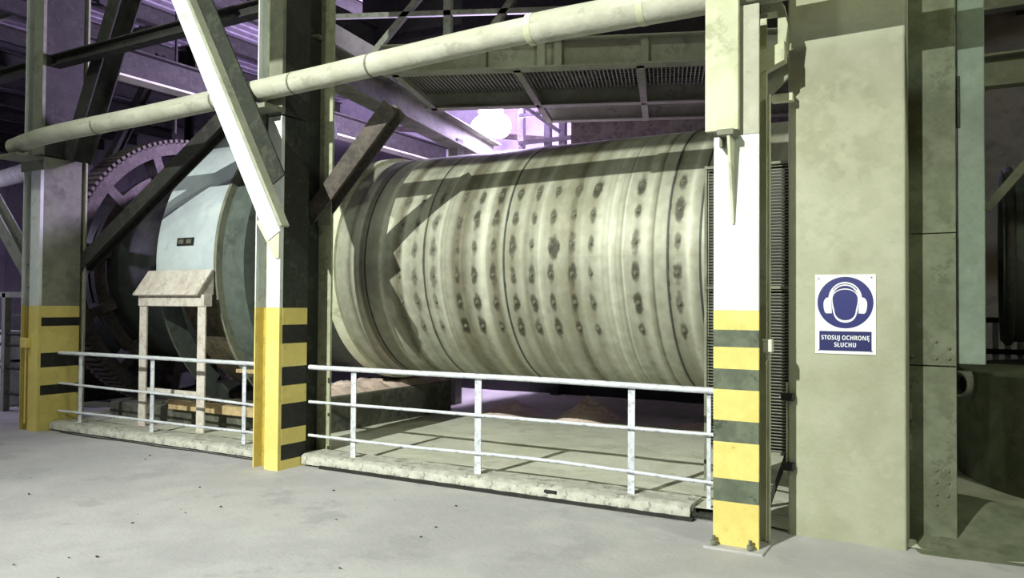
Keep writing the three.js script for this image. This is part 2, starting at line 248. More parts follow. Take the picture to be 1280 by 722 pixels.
{
  const mill = thing('ball_mill', 'huge long horizontal mill drum with rows of bolts behind the white railings', 'mill drum', [-7, 0, CZ]);
  // shell of the near half: dust bands round the drum, oil streaked bolt rows, weld lines
  const X0 = -7.42, X1 = -0.62, N = 1024, circ = 2 * Math.PI * R;
  const bands = []; const rr = rng(5); for (let i = 0; i < 70; i++) bands.push([-7.3 + rr() * 6.6, 0.015 + rr() * 0.07, (rr() - 0.55) * 1.2]);
  const map = tex(N, N, (u, v) => {
    const x = X0 + u * (X1 - X0); let ang = v * 360; if (ang > 180) ang -= 360;
    const g = fbm(u, v, 90, 110, 5, 3), n = fbm(u, v, 10, 8, 6, 5), st = fbm(u, v, 70, 3, 9, 4);
    let b = 0; for (const [bx, w, s] of bands) { const e = Math.abs(x - bx + (n - 0.5) * 0.05); if (e < w) b += s * (1 - e / w) * (0.4 + 1.2 * st); }
    let col = [160, 161, 145];
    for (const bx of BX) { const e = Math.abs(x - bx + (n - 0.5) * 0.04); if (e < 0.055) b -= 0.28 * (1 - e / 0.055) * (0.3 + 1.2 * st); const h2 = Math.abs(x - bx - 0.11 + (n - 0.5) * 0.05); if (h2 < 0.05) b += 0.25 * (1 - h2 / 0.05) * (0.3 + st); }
    col = mix3(col, b > 0 ? [220, 221, 204] : [96, 92, 74], Math.min(0.75, Math.abs(b)));
    col = mix3(col, [112, 108, 86], sm(0.55, 0.68, n + (g - 0.5) * 0.3) * 0.35);
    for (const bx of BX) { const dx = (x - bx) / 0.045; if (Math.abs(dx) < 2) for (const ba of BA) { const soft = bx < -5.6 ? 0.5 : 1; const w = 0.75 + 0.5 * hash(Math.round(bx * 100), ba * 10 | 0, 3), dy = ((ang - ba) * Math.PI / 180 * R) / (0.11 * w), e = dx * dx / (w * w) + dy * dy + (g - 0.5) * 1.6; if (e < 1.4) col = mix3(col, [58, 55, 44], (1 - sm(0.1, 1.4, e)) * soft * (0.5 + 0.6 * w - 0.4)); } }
    for (const [px, pa, w, h] of [[-6.58, 18, 0.09, 0.16], [-6.57, -22, 0.1, 0.17]]) { const e = ((x - px) / w) ** 2 + ((ang - pa) * Math.PI / 180 * R / h) ** 2 + (g - 0.5) * 1.5; if (e < 1) col = mix3(col, [206, 206, 190], 0.7 * (1 - sm(0.4, 1, e))); }
    { const e = ((x + 4.12) / 0.07) ** 2 + ((ang - 3.7) * Math.PI / 180 * R / 0.15) ** 2 + (g - 0.5) * 1.4; if (e < 1.2) col = mix3(col, [54, 52, 42], 0.85 * (1 - sm(0.4, 1.2, e))); }
    for (const wx of [-6.9, -5.95, -4.78, -2.77, -2.42]) if (Math.abs(x - wx + (n - 0.5) * 0.02) < 0.014) col = mix3(col, [60, 58, 48], 0.8);
    const k = (g - 0.5) * 34; return [col[0] + k, col[1] + k, col[2] + k];
  });
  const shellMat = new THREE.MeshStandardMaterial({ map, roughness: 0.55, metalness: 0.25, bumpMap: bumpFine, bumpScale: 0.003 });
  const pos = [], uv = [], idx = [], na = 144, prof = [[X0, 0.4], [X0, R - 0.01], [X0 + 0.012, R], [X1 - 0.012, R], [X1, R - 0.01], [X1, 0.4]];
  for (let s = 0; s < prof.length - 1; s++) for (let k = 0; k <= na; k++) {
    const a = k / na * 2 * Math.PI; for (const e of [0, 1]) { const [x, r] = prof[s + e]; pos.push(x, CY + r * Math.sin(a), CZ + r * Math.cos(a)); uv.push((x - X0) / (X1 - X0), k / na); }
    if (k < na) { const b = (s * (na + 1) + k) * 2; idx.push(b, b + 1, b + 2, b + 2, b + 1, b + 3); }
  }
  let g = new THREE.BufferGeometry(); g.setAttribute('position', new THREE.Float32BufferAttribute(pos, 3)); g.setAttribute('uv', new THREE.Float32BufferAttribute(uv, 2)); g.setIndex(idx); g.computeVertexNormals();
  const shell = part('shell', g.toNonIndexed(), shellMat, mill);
  ringBand(-7.58, -7.40, R + 0.05, M.cream, 'end_flange', mill, 0, 360, 0.3);
  for (const wx of [-6.9, -4.78, -2.77, -2.42]) ringBand(wx - 0.008, wx + 0.008, R + 0.006, M.darkShell, 'weld_seam', mill, 0, 360, 0.02, 72);
  const bg = mergeVertices(new THREE.CylinderGeometry(0.017, 0.021, 0.016, 6)), bw = new THREE.CylinderGeometry(0.028, 0.03, 0.008, 12);
  const bolt = join(bg.toNonIndexed().translate(0, 0.012, 0), bw.toNonIndexed());
  for (const bx of BX) for (const ba of BA) { const a = ba * Math.PI / 180, n = [0, Math.sin(a), Math.cos(a)]; copy('bolt', bolt, M.bolt, mill, [bx, CY + R * n[1], CZ + R * n[2]], onAxis(n)); }
  // far half of the mill with its girth gear
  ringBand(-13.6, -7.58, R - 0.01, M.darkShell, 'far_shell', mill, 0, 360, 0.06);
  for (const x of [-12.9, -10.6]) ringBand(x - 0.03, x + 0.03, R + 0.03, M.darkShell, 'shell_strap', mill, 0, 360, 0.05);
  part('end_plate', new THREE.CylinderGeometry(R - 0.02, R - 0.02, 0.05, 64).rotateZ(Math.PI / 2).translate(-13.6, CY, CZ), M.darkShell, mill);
  const gear = ringBand(-12.7, -12.2, 2.33, M.gear, 'girth_gear', mill, 0, 360, 0.2);
  ringBand(-12.5, -12.4, 1.82, M.gear, 'inner_ring', gear, 0, 360, 0.2);
  const tooth = box(-0.25, 0.25, -0.015, 0.06, -0.03, 0.03); const teeth = [];
  for (let k = 0; k < 132; k++) { const a = k / 132 * 2 * Math.PI, t = tooth.clone(); t.applyQuaternion(onAxis([0, Math.sin(a), Math.cos(a)])); t.translate(-12.45, CY + 2.33 * Math.sin(a), CZ + 2.33 * Math.cos(a)); teeth.push(t); }
  part('gear_teeth', teeth, M.gear, gear).userData.kind = 'stuff';
  for (let k = 0; k < 12; k++) { const a = (k + 0.3) / 12 * 2 * Math.PI, c = Math.cos(a), s = Math.sin(a); part('gear_spoke', beam([-12.45, CY + 1.6 * s, CZ + 1.6 * c], [-12.45, CY + 2.2 * s, CZ + 2.2 * c], rectP(0.16, 0.3), [1, 0, 0]), M.gear, gear); }
}
{ // fixed hood over the middle drive ring, with its pale cover on the aisle side
  const t = thing('drum_hood', 'dark curved hood round the mill with a pale blue-white cover plate and small slot', 'machine guard', [-9.3, 0.9, CZ]);
  ringBand(-10.02, -8.78, 2.38, M.casing, 'hood_plate', t, 40, 76, 0.05);
  ringBand(-10.02, -8.78, 2.42, M.cover, 'cover_plate', t, -2.5, 46, 0.06);
  ringBand(-8.78, -8.34, 2.34, M.casing, 'side_plate', t, -48, 74, 0.05);
  ringBand(-8.81, -8.755, 2.44, M.steel, 'edge_flange', t, -52, 46, 0.14);
  ringBand(-10.0, -8.8, 2.02, M.rusty, 'lower_plate', t, -66, -3, 0.05);
  ringBand(-8.36, -8.32, 2.36, M.casing, 'end_rim', t, -52, 74, 0.3);
  ringBand(-10.04, -10.0, 2.40, M.casing, 'end_rim', t, -52, 74, 0.3);
  const a = 7 * Math.PI / 180, c = Math.cos(a), s = Math.sin(a);
  const slot = part('slot', box(-0.17, 0.17, -0.055, 0.055, -0.02, 0.012).rotateX(-a).translate(-9.42, CY + 2.42 * s, CZ + 2.42 * c), M.black, t, 'small dark inspection slot');
  for (const x of [-9.5, -9.34]) part('slot_bar', box(-0.05, 0.05, -0.03, 0.03, 0, 0.02).rotateX(-a).translate(x, CY + 2.42 * s, CZ + 2.42 * c), M.steel, slot);
}
{ // stand below the cover
  const t = thing('hood_stand', 'rust-stained pale steel stand with two legs and a sloping top under the hood', 'stand', [-9.4, 0, -7.2]);
  for (const x of [-10.0, -8.8]) part('leg', beam([x - 0.06, 0.08, -7.14], [x - 0.06, 1.78, -7.14], lP(0.15, 0.12, 0.02), [0, 0, -1]), M.stand, t);
  part('top_channel', box(-10.07, -8.72, 1.76, 1.92, -7.26, -7.12, 0.01), M.stand, t);
  const w = (x0, x1) => { const g = beam([x0, 1.92, -7.13], [x1, 1.92, -7.13], rectP(0.02, 0.02)); return g; };
  const pl = new THREE.BoxGeometry(1.32, 0.42, 0.025); pl.rotateX(-0.62); pl.translate(-9.42, 2.08, -7.17); part('sloping_plate', metric(pl), M.stand, t);
  for (const x of [-10.06, -8.8]) { const s = new THREE.ExtrudeGeometry(shape([[0, 0], [0.3, 0], [0.3, 0.34]]), { depth: 0.025, bevelEnabled: false }); s.rotateY(Math.PI / 2); s.translate(x, 1.92, -7.02); part('cheek_plate', metric(s), M.stand, t); }
  part('crossbar', box(-9.97, -8.83, 0.55, 0.63, -7.2, -7.17), M.stand, t);
  for (const x of [-10.0, -8.8]) part('foot_plate', box(x - 0.12, x + 0.14, 0.04, 0.1, -7.3, -7.04), M.stand, t);
}

// ------------------------------------------------------------------ steel columns
const FAR = [1.754, 1.59, 1.468, 1.09, 0.886, 0.635, 0.498, -0.02], LEFT = [1.76, 1.575, 1.37, 1.115, 0.91, 0.71, 0.44, 0.265, 0.10, -0.02];
function builtColumn(label, x0, x1, zf, zs, zr, bands, side = M.tar, rear = true) {
  const xm = x0 + (x1 - x0) * 0.46, t = thing('steel_column', label, 'column', [(x0 + x1) / 2, 0, zf]), top = HB, yb = bands[0];
  part('lip_angle', box(x0, x0 + 0.016, yb, top, zf - 0.14, zf), M.white, t);
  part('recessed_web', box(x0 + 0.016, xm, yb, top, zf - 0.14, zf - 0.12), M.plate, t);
  part('flange_plate', box(xm, x1, yb, 3.86, zf - 0.05, zf, 0.004), M.white, t);
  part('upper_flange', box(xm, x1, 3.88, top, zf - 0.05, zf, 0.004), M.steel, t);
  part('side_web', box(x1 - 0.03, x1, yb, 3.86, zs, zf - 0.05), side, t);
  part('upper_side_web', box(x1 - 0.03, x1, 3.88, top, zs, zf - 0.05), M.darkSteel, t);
  part('yellow_lip', box(x0, x0 + 0.016, -0.02, yb, zf - 0.14, zf), M.yellow, t);
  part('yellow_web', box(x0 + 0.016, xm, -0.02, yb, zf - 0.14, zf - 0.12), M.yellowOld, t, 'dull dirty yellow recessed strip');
  part('yellow_flange', box(xm, x1, -0.02, yb, zf - 0.05, zf, 0.004), M.yellow, t);
  for (let i = 0; i < bands.length - 1; i++) part(i % 2 ? 'black_band' : 'yellow_band', box(x1 - 0.03, x1 + 0.002, bands[i + 1], bands[i], zs, zf - 0.05), i % 2 ? M.black : M.yellow, t);
  if (rear) part('rear_flange', box(x0, x1 + 0.02, 0, top, zr - 0.03, zr), M.rearFlange, t);
  part('web', box((x0 + x1) / 2 - 0.015, (x0 + x1) / 2 + 0.015, 0, top, zr, zf - 0.13), M.tar, t);
  return t;
}
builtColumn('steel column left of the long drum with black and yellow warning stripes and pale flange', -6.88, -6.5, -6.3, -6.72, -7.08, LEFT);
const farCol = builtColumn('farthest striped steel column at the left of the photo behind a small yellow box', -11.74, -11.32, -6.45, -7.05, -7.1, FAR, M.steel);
solo('switch_box', join(box(-11.62, -11.48, 1.16, 1.3, -6.45, -6.37, 0.015), rod([-11.55, 0.1, -6.42], [-11.55, 1.18, -6.42], 0.012)), M.yellow, 'small yellow switch box fixed on the farthest striped column', 'switch box');
{
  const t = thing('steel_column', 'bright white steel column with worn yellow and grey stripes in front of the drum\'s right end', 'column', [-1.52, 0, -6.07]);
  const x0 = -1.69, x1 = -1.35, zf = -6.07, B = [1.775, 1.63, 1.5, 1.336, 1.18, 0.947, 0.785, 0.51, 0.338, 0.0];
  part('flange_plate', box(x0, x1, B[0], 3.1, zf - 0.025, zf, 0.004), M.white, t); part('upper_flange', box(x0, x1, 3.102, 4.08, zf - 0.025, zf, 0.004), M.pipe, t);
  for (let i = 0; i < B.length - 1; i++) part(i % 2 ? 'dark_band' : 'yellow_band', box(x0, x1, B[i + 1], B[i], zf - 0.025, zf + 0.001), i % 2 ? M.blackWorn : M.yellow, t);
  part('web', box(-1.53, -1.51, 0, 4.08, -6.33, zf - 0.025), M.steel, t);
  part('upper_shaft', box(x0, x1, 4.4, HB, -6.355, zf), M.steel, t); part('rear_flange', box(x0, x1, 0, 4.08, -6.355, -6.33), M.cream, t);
  const cp = part('cover_plate', box(-1.735, -1.485, 3.13, HB, zf + 0.03, zf + 0.08, 0.004), M.cream, t, 'thicker cream plate on the upper front');
  part('gusset_fin', (() => { const g = new THREE.ExtrudeGeometry(shape([[0, 0], [0.16, 0], [0.02, -0.68]]), { depth: 0.02, bevelEnabled: false }); g.rotateY(-Math.PI / 2); g.translate(-1.53, 3.11, zf); return metric(g); })(), M.cream, t);
  part('hook_bracket', [box(-1.62, -1.5, 3.08, 3.12, zf, zf + 0.17), box(-1.62, -1.6, 3.0, 3.1, zf, zf + 0.1)], M.steel, t);
  part('base_plate', box(x0 - 0.05, x1 + 0.05, -0.02, 0.012, -6.42, zf + 0.1, 0.006), M.floor, t);
  for (const x of [-1.67, -1.4]) { const b = part('anchor_bolt', rod([x, 0, zf + 0.05], [x, 0.085, zf + 0.05], 0.013), M.steel, t); part('nut', new THREE.CylinderGeometry(0.026, 0.026, 0.03, 6).translate(x, 0.035, zf + 0.05).toNonIndexed(), M.steel, b); }
}
solo('conduit_pipe', rod([-1.325, 0.02, -6.3], [-1.325, 3.44, -6.3], 0.013), M.cream, 'thin pale conduit running up the right edge of the white column', 'conduit');
{
  const t = thing('push_button_box', 'small white push button box at the right edge of the white column', 'switch box', [-1.325, 1.51, -6.26]);
  part('case', box(-1.36, -1.285, 1.46, 1.56, -6.285, -6.21, 0.012), M.plastic, t); part('cable_tail', tube([[-1.325, 1.46, -6.25], [-1.32, 1.42, -6.25], [-1.335, 1.4, -6.26], [-1.345, 1.37, -6.27]], 0.008, 12, 8), M.plastic, t);
}
{
  const t = thing('corner_bracket', 'folded steel bracket jutting out at the top right of the white column', 'bracket', [-1.33, 3.6, -6.45]);
  const pg = (pts, z0, d) => { const g = new THREE.ExtrudeGeometry(shape(pts), { depth: d, bevelEnabled: true, bevelSize: 0.004, bevelThickness: 0.004, bevelSegments: 1 }); g.translate(0, 0, z0); return metric(g); };
  part('arm', pg([[-1.4, 4.16], [-1.25, 4.17], [-1.2, 3.98], [-1.22, 3.8], [-1.27, 3.78], [-1.27, 4.1], [-1.4, 4.1]], -6.5, 0.14), M.cream, t);
  part('folded_plate', pg([[-1.4, 3.78], [-1.22, 3.84], [-1.22, 3.7], [-1.4, 3.62]], -6.42, 0.1), M.cream, t);
  part('lower_gusset', pg([[-1.4, 3.63], [-1.22, 3.72], [-1.22, 3.6], [-1.38, 3.45]], -6.5, 0.03), M.steel, t);
}
solo('tie_bar', box(-1.36, -1.2, 3.44, 3.5, -6.62, -6.55), M.cream, 'short flat bar bridging the white column and the concrete pillar', 'tie bar');

{ // crane over the aisle, whose girder shades the steelwork above the pipe as in the photograph
  const t = thing('crane_girder', 'overhead crane girder across the aisle above the photographer', 'crane', [1, 5.85, -2]);
  part('box_girder', box(-6.3, WX1, 5.86, 8.6, -2.4, -2.0, 0.01), M.yellowOld, t); part('walk_plate', box(-6.3, WX1, 8.6, 8.64, -2.9, -1.6), M.darkSteel, t);
  for (const x of [-6.1, 2]) part('hanger', box(x - 0.1, x + 0.1, 8.64, HF, -2.3, -2.1), M.darkSteel, t);
}
// concrete pillar and sign
{
  const t = thing('concrete_pillar', 'massive pale concrete pillar with a blue and white ear protection sign', 'pillar', [-0.83, 0, -6.85]);
  const g = new RoundedBoxGeometry(0.85, 8.0, 0.36, 3, 0.02); g.translate(-0.83, 3.98, -6.85); part('shaft', metric(g), M.pillar, t);
  for (const y of [1.09, 0.54]) part('steel_stub', box(-1.3, -1.2, y - 0.03, y + 0.03, -6.69, -6.6, 0.01), M.black, t);
  part('edge_angle', beam([-1.27, 0.45, -6.7], [-1.27, 1.2, -6.7], lP(0.03, 0.04, 0.008), [1, 0, 0]), M.cream, t);
}
{
  const W = 512, H = 696, cv = document.createElement('canvas'); cv.width = W; cv.height = H; const c = cv.getContext('2d');
  c.fillStyle = '#eef1f2'; c.fillRect(0, 0, W, H);
  c.fillStyle = '#23266f'; c.beginPath(); c.ellipse(256, 246, 236, 226, 0, 0, 7); c.fill();
  c.fillStyle = '#eef1f2';
  c.beginPath(); c.ellipse(256, 215, 142, 150, 0, Math.PI, 0); c.lineTo(398, 250); c.lineTo(366, 250); c.ellipse(256, 220, 112, 122, 0, 0, Math.PI, true); c.lineTo(114, 250); c.closePath(); c.fill();
  c.strokeStyle = '#23266f'; c.lineWidth = 7; c.beginPath(); c.ellipse(256, 205, 124, 122, 0, Math.PI * 1.2, Math.PI * 1.8); c.stroke();
  for (const s of [-1, 1]) { c.beginPath(); c.moveTo(256 + s * 118, 196); c.lineTo(256 + s * 160, 204); c.quadraticCurveTo(256 + s * 184, 225, 256 + s * 184, 262); c.quadraticCurveTo(256 + s * 182, 335, 256 + s * 158, 342); c.lineTo(256 + s * 112, 340); c.closePath(); c.fill(); }
  c.beginPath(); c.moveTo(142, 220); c.bezierCurveTo(140, 90, 372, 90, 370, 220); c.bezierCurveTo(372, 262, 362, 330, 346, 366); c.bezierCurveTo(318, 440, 194, 440, 166, 366); c.bezierCurveTo(150, 330, 140, 262, 142, 220); c.fill();
  c.fillStyle = '#23266f'; c.beginPath(); c.moveTo(150, 215); c.bezierCurveTo(150, 104, 362, 104, 362, 215); c.bezierCurveTo(362, 268, 348, 290, 344, 330); c.bezierCurveTo(330, 425, 182, 425, 168, 330); c.bezierCurveTo(164, 290, 150, 268, 150, 215); c.fill();
  c.fillStyle = '#1d2060'; c.fillRect(36, 498, 440, 172);
  c.fillStyle = '#eef1f2'; c.textAlign = 'center'; c.textBaseline = 'middle';
  for (const [s, y, w] of [['STOSUJ OCHRONĘ', 554, 410], ['SŁUCHU', 616, 190]]) { c.font = 'bold 54px sans-serif'; const m = c.measureText(s).width; c.save(); c.translate(256, y); c.scale(w / m, 1); c.fillText(s, 0, 0); c.restore(); }
  const map = new THREE.CanvasTexture(cv); map.colorSpace = THREE.SRGBColorSpace;
  const t = thing('safety_sign', 'blue and white sign reading STOSUJ OCHRONĘ SŁUCHU with a head wearing ear muffs', 'sign', [-0.83, 1.45, -6.665]);
  part('board', box(-1.048, -0.61, 1.445, 2.06, -6.67, -6.662), M.plastic, t);
  const f = new THREE.PlaneGeometry(0.438, 0.615); f.translate(-0.829, 1.7525, -6.6615); part('printed_face', f, new THREE.MeshStandardMaterial({ map, roughness: 0.4 }), t);
  for (const [x, y] of [[-1.02, 2.03], [-0.64, 2.035], [-0.64, 1.47], [-1.02, 1.47]]) part('screw', new THREE.CylinderGeometry(0.006, 0.006, 0.006, 10).rotateX(Math.PI / 2).translate(x, y, -6.66), M.bolt, t);
}

// ------------------------------------------------------------------ right of the pillar
{
  const t = thing('plate_column', 'green-grey bolted steel plate column standing just right of the concrete pillar', 'column', [-0.24, 0, -7.03]);
  part('lower_plate', box(-0.42, -0.08, 0, 1.352, -7.06, -7.0, 0.004), M.plate, t); part('upper_plate', box(-0.42, -0.08, 1.362, 2.38, -7.06, -7.0, 0.004), M.plate, t); part('top_plate', box(-0.42, -0.08, 2.388, HB, -7.06, -7.005, 0.004), M.plate, t);
  const bg = new THREE.CylinderGeometry(0.011, 0.013, 0.018, 6);
  for (const [x, y] of [[-0.38, 1.43], [-0.22, 1.42], [-0.13, 1.42], [-0.22, 1.55], [-0.13, 1.5], [-0.22, 0.56], [-0.14, 0.56], [-0.22, 0.47], [-0.14, 0.47], [-0.22, 0.38], [-0.14, 0.375], [-0.22, 0.3], [-0.385, 1.2], [-0.385, 0.9], [-0.385, 0.42]]) copy('bolt', bg, M.bolt, t, [x, y, -6.992], onAxis([0, 0, 1]));
  for (const y of [1.02, 0.78]) part('edge_clip', box(-0.405, -0.385, y - 0.08, y + 0.04, -7.0, -6.97), M.steel, t);
}
{
  const t = thing('square_duct', 'pale green square duct ending above the tank right of the bolted plate column', 'duct', [0.02, 1.37, -7.1]);
  part('duct_wall', box(-0.075, 0.115, 1.375, HB - 0.4, -7.25, -7.06, 0.01), M.post, t); part('notch_cover', box(-0.078, -0.05, 3.2, 3.6, -7.07, -7.05), M.tar, t);
}
{
  const t = thing('dust_tank', 'low round dull grey tank with an open pipe stub at the right edge', 'tank', [2.3, 0, -10.6]);
  const pr = [[0.01, 1.16], [2.2, 1.16], [2.38, 1.155], [2.42, 1.13], [2.42, 0.0]].map(([a, b]) => new THREE.Vector2(a, b)).reverse();
  const g = new THREE.LatheGeometry(pr, 96); g.translate(2.3, 0, -10.6); part('tank_wall', metric(g), M.plate, t);
  // pipe stub
  const st = part('pipe_stub', (() => { const p = [[0.115, 0], [0.14, 0], [0.14, 0.34], [0.115, 0.34], [0.115, 0]].map(([a, b]) => new THREE.Vector2(a, b)); const l = new THREE.LatheGeometry(p, 28); l.applyQuaternion(onAxis([-0.62, 0.02, 0.78])); l.translate(0.1, 1.0, -9.95); return metric(l); })(), M.paleSteel, t);
  part('stub_back', (() => { const l = new THREE.CircleGeometry(0.12, 24); l.applyQuaternion(new THREE.Quaternion().setFromUnitVectors(new THREE.Vector3(0, 0, 1), V([-0.62, 0.02, 0.78]).normalize())); l.translate(0.0, 1.0, -9.83); return metric(l); })(), M.black, st);
}
{ // dust heap spilling against the plate column and the tank
  const g = new THREE.PlaneGeometry(2.6, 2.6, 60, 60); g.rotateX(-Math.PI / 2); const p = g.attributes.position;
  for (let i = 0; i < p.count; i++) { const x = p.getX(i) + 0.95, z = p.getZ(i) - 7.9; const n = fbm(x / 4 + 3, z / 4 + 4, 14, 14, 23, 4); const ridge = 0.26 * Math.exp(-(((z + 7.7) / 0.62) ** 2)) * (1 - sm(-0.2, 1.6, x)) * sm(-0.42, -0.3, x) ; p.setXYZ(i, x, -0.02 + ridge * (0.95 + 0.1 * n), z); }
  g.computeVertexNormals(); solo('dust_heap', metric(g), M.plate, 'sloping heap of pale dust lying against the tank at the foot of the bolted column', 'dust heap').userData.kind = 'stuff';
}
{
  const t = thing('second_mill', 'dark end of another drum at the right edge above the round tank', 'mill drum', [1.6, 2.4, -11]);
  const g = new THREE.LatheGeometry([[0.01, 0.12], [0.9, 0.1], [0.95, 0], [1.0, 0], [1.0, 3.2], [0.01, 3.2]].map(([a, b]) => new THREE.Vector2(a, b)).reverse(), 64); g.rotateZ(-Math.PI / 2); g.translate(0.33, 2.42, -11); part('drum', metric(g), M.darkShell, t);
  part('saddle', box(1.6, 2.0, 1.2, 1.7, -11.6, -10.4), M.darkSteel, t);
  const rg = new THREE.TorusGeometry(1.0, 0.05, 10, 60); rg.rotateY(Math.PI / 2); rg.translate(0.4, 2.42, -11); part('end_ring', metric(rg), M.darkSteel, t);
}
{ // pallet-like frame of pale bars below the second mill
  const t = thing('pale_bar_rack', 'row of pale upright bars in a dark frame under the second drum', 'rack', [0.5, 0, -12.5]);
  for (let k = 0; k < 5; k++) part('upright_bar', box(0.0 + k * 0.14, 0.07 + k * 0.14, 0.0, 1.62, -12.55, -12.5), M.white, t);
  part('frame_rail', box(-0.1, 0.7, 1.2, 1.27, -12.5, -12.46), M.black, t); part('frame_rail', box(-0.1, 0.7, 1.62, 1.69, -12.55, -12.46), M.black, t);
}
// dim steelwork upper right
solo('cross_beam', beam([-0.6, 4.0, -8.6], [4, 4.0, -8.6], iP(0.16, 0.3, 0.02)), M.steel, 'dim horizontal beam right of the square duct at mid height of the opening', 'beam');
solo('cross_beam', beam([-0.6, 5.3, -10.5], [5, 5.3, -10.5], iP(0.18, 0.26, 0.02)), M.steel, 'dim upper horizontal beam near the top right corner', 'beam');
solo('diagonal_brace', beam([0.15, 2.75, -8.9], [1.1, 3.95, -8.9], rectP(0.08, 0.08)), M.steel, 'thin dim diagonal brace at the right edge above the second drum', 'brace');

// ------------------------------------------------------------------ overhead pipe
{
  const pts = [[-11.55, 3.96, -6.2], [-10.9, 4.03, -6.19], [-8.55, 4.08, -6.18], [-7.16, 4.12, -6.18], [-5.95, 4.155, -6.18], [-4.89, 4.195, -6.18], [-3.96, 4.23, -6.18], [-3.12, 4.245, -6.18], [-1.8, 4.24, -6.18], [-0.2, 4.26, -6.18], [2, 4.3, -6.18]];
  const t = thing('lagged_pipe', 'long thick cream lagged pipe crossing overhead along the columns', 'pipe', [-6, 4.1, -6.18]);
  const thin = pts.slice(0, 9), thick = pts.slice(6);
  part('pipe_run', tube(thin, 0.115, 120, 20), M.pipe, t);
  part('thick_sleeve', tube([[-3.35, 4.241, -6.18], ...thick.slice(1)], 0.135, 60, 20), M.pipe, t);
  for (const x of [-3.33, -2.3]) { const i = pts.findIndex((p) => p[0] > x), a = V(pts[i - 1]), b = V(pts[i]), q = a.clone().lerp(b, (x - a.x) / (b.x - a.x)); part('joint_band', rod([q.x - 0.03, q.y, q.z], [q.x + 0.03, q.y, q.z], 0.14, 24), M.cream, t); }
  for (const x of [-6.2, -5.15, -7.4, -9.6]) { const i = pts.findIndex((p) => p[0] > x), a = V(pts[i - 1]), b = V(pts[i]), q = a.clone().lerp(b, (x - a.x) / (b.x - a.x)); part('wrap_seam', rod([q.x - 0.012, q.y, q.z], [q.x + 0.012, q.y, q.z], 0.118, 24), M.steel, t); }
}
solo('pipe_bracket', join(box(-7.0, -6.5, 3.9, 3.95, -6.3, -6.05), box(-6.98, -6.94, 3.95, 3.99, -6.28, -6.08)), M.steel, 'small steel bracket carrying the pipe on the left striped column', 'bracket');
solo('pipe_bracket', join(box(-11.76, -11.2, 3.8, 3.84, -6.45, -6.05), box(-11.76, -11.2, 3.66, 3.8, -6.45, -6.42)), M.steel, 'dim bracket under the far end of the pipe on the farthest column', 'bracket');

// ------------------------------------------------------------------ braces between the columns
function brace(name, label, p0, p1, w, d, mFace, mSide, up) {
  const t = thing(name, label, 'brace', p1); part('face_plate', beam(p0, p1, rectP(w, 0.016), up), mFace, t);
  const off = (p) => [p[0], p[1], p[2]]; part('side_flange', (() => { const g = beam(p0, p1, shape([[w / 2 - 0.016, -d], [w / 2, -d], [w / 2, 0], [w / 2 - 0.016, 0]]), up); return g; })(), mSide, t); return t;
}
{
  const t = thing('white_brace', 'bright white diagonal brace coming down onto the left striped column in front of the pipe', 'brace', [-6.55, 2.6, -6.02]);
  const d = V([-8.9, 6.42, 0]).sub(V([-6.55, 2.55, 0])).normalize(), n = [-d.y, d.x, 0];
  part('face_plate', beam([-8.8, 7.15, -5.9], [-6.17, 2.5, -5.9], rectP(0.2, 0.02), [0, 0, 1]), M.white, t);
  part('side_channel', beam([-8.7, 7.2, -5.96], [-6.09, 2.6, -5.96], rectP(0.03, 0.11), [0, 0, 1]), M.walkway, t);
  part('back_plate', beam([-8.6, 7.26, -6.025], [-6.25, 3.1, -6.025], rectP(0.2, 0.02), [0, 0, 1]), M.tar, t);
  part('gusset', (() => { const g = new THREE.ExtrudeGeometry(shape([[-6.86, 2.72], [-6.5, 2.75], [-6.5, 2.3], [-6.56, 2.3]]), { depth: 0.02, bevelEnabled: false }); g.translate(0, 0, -6.3); return metric(g); })(), M.cream, t);
}
solo('dark_brace', beam([-9.95, 6.42, -6.9], [-11.2, 3.85, -6.9], iP(0.26, 0.3, 0.02), [0, 0, 1]), M.darkSteel, 'broad dark diagonal brace meeting the farthest column at the pipe', 'brace');
solo('dark_brace', beam([-8.0, 4.42, -7.15], [-11.46, 2.31, -7.15], iP(0.2, 0.2, 0.02), [0, 0, 1]), M.darkSteel, 'dark diagonal brace in front of the gear rising from farthest column to the pipe', 'brace');
solo('dark_brace', beam([-13.6, 4.1, -6.6], [-11.6, 2.08, -6.6], iP(0.2, 0.2, 0.02), [0, 0, 1]), M.paleSteel, 'grey diagonal brace entering the farthest column from the left edge', 'brace');
{
  const t = thing('knee_brace', 'grimy diagonal knee brace rising from the left striped column towards the dark beam', 'brace', [-6.6, 2.8, -7.0]);
  part('channel', beam([-6.65, 2.84, -7.0], [-5.5, 3.98, -7.0], iP(0.22, 0.2, 0.02), [0, 0, 1]), M.gear, t);
  part('gusset', box(-6.62, -6.42, 2.72, 3.0, -7.02, -7.0), M.steel, t);
}
solo('eaves_beam', beam([-20, 5.16, -6.62], [-6.9, 5.27, -6.62], iP(0.16, 0.16, 0.015)), M.darkSteel, 'thin dark beam running level high up between the two left columns', 'beam');
{
  const t = thing('tie_beam', 'heavy dull roof beam with pale lower edge at upper left', 'beam', [-12.1, 5.75, -12]);
  part('web', beam([-12.1, 5.77, -7.2], [-12.1, 5.77, -17.6], iP(0.3, 0.46, 0.03)), M.darkSteel, t); part('lower_flange', box(-12.27, -11.93, 5.5, 5.535, -17.6, -7.2), M.cream, t);
}
solo('hanger_rod', rod([-12.6, 4.9, -9.6], [-12.6, 7.7, -9.6], 0.025), M.darkSteel, 'thin vertical hanger rod below the roof left of the white brace', 'rod');
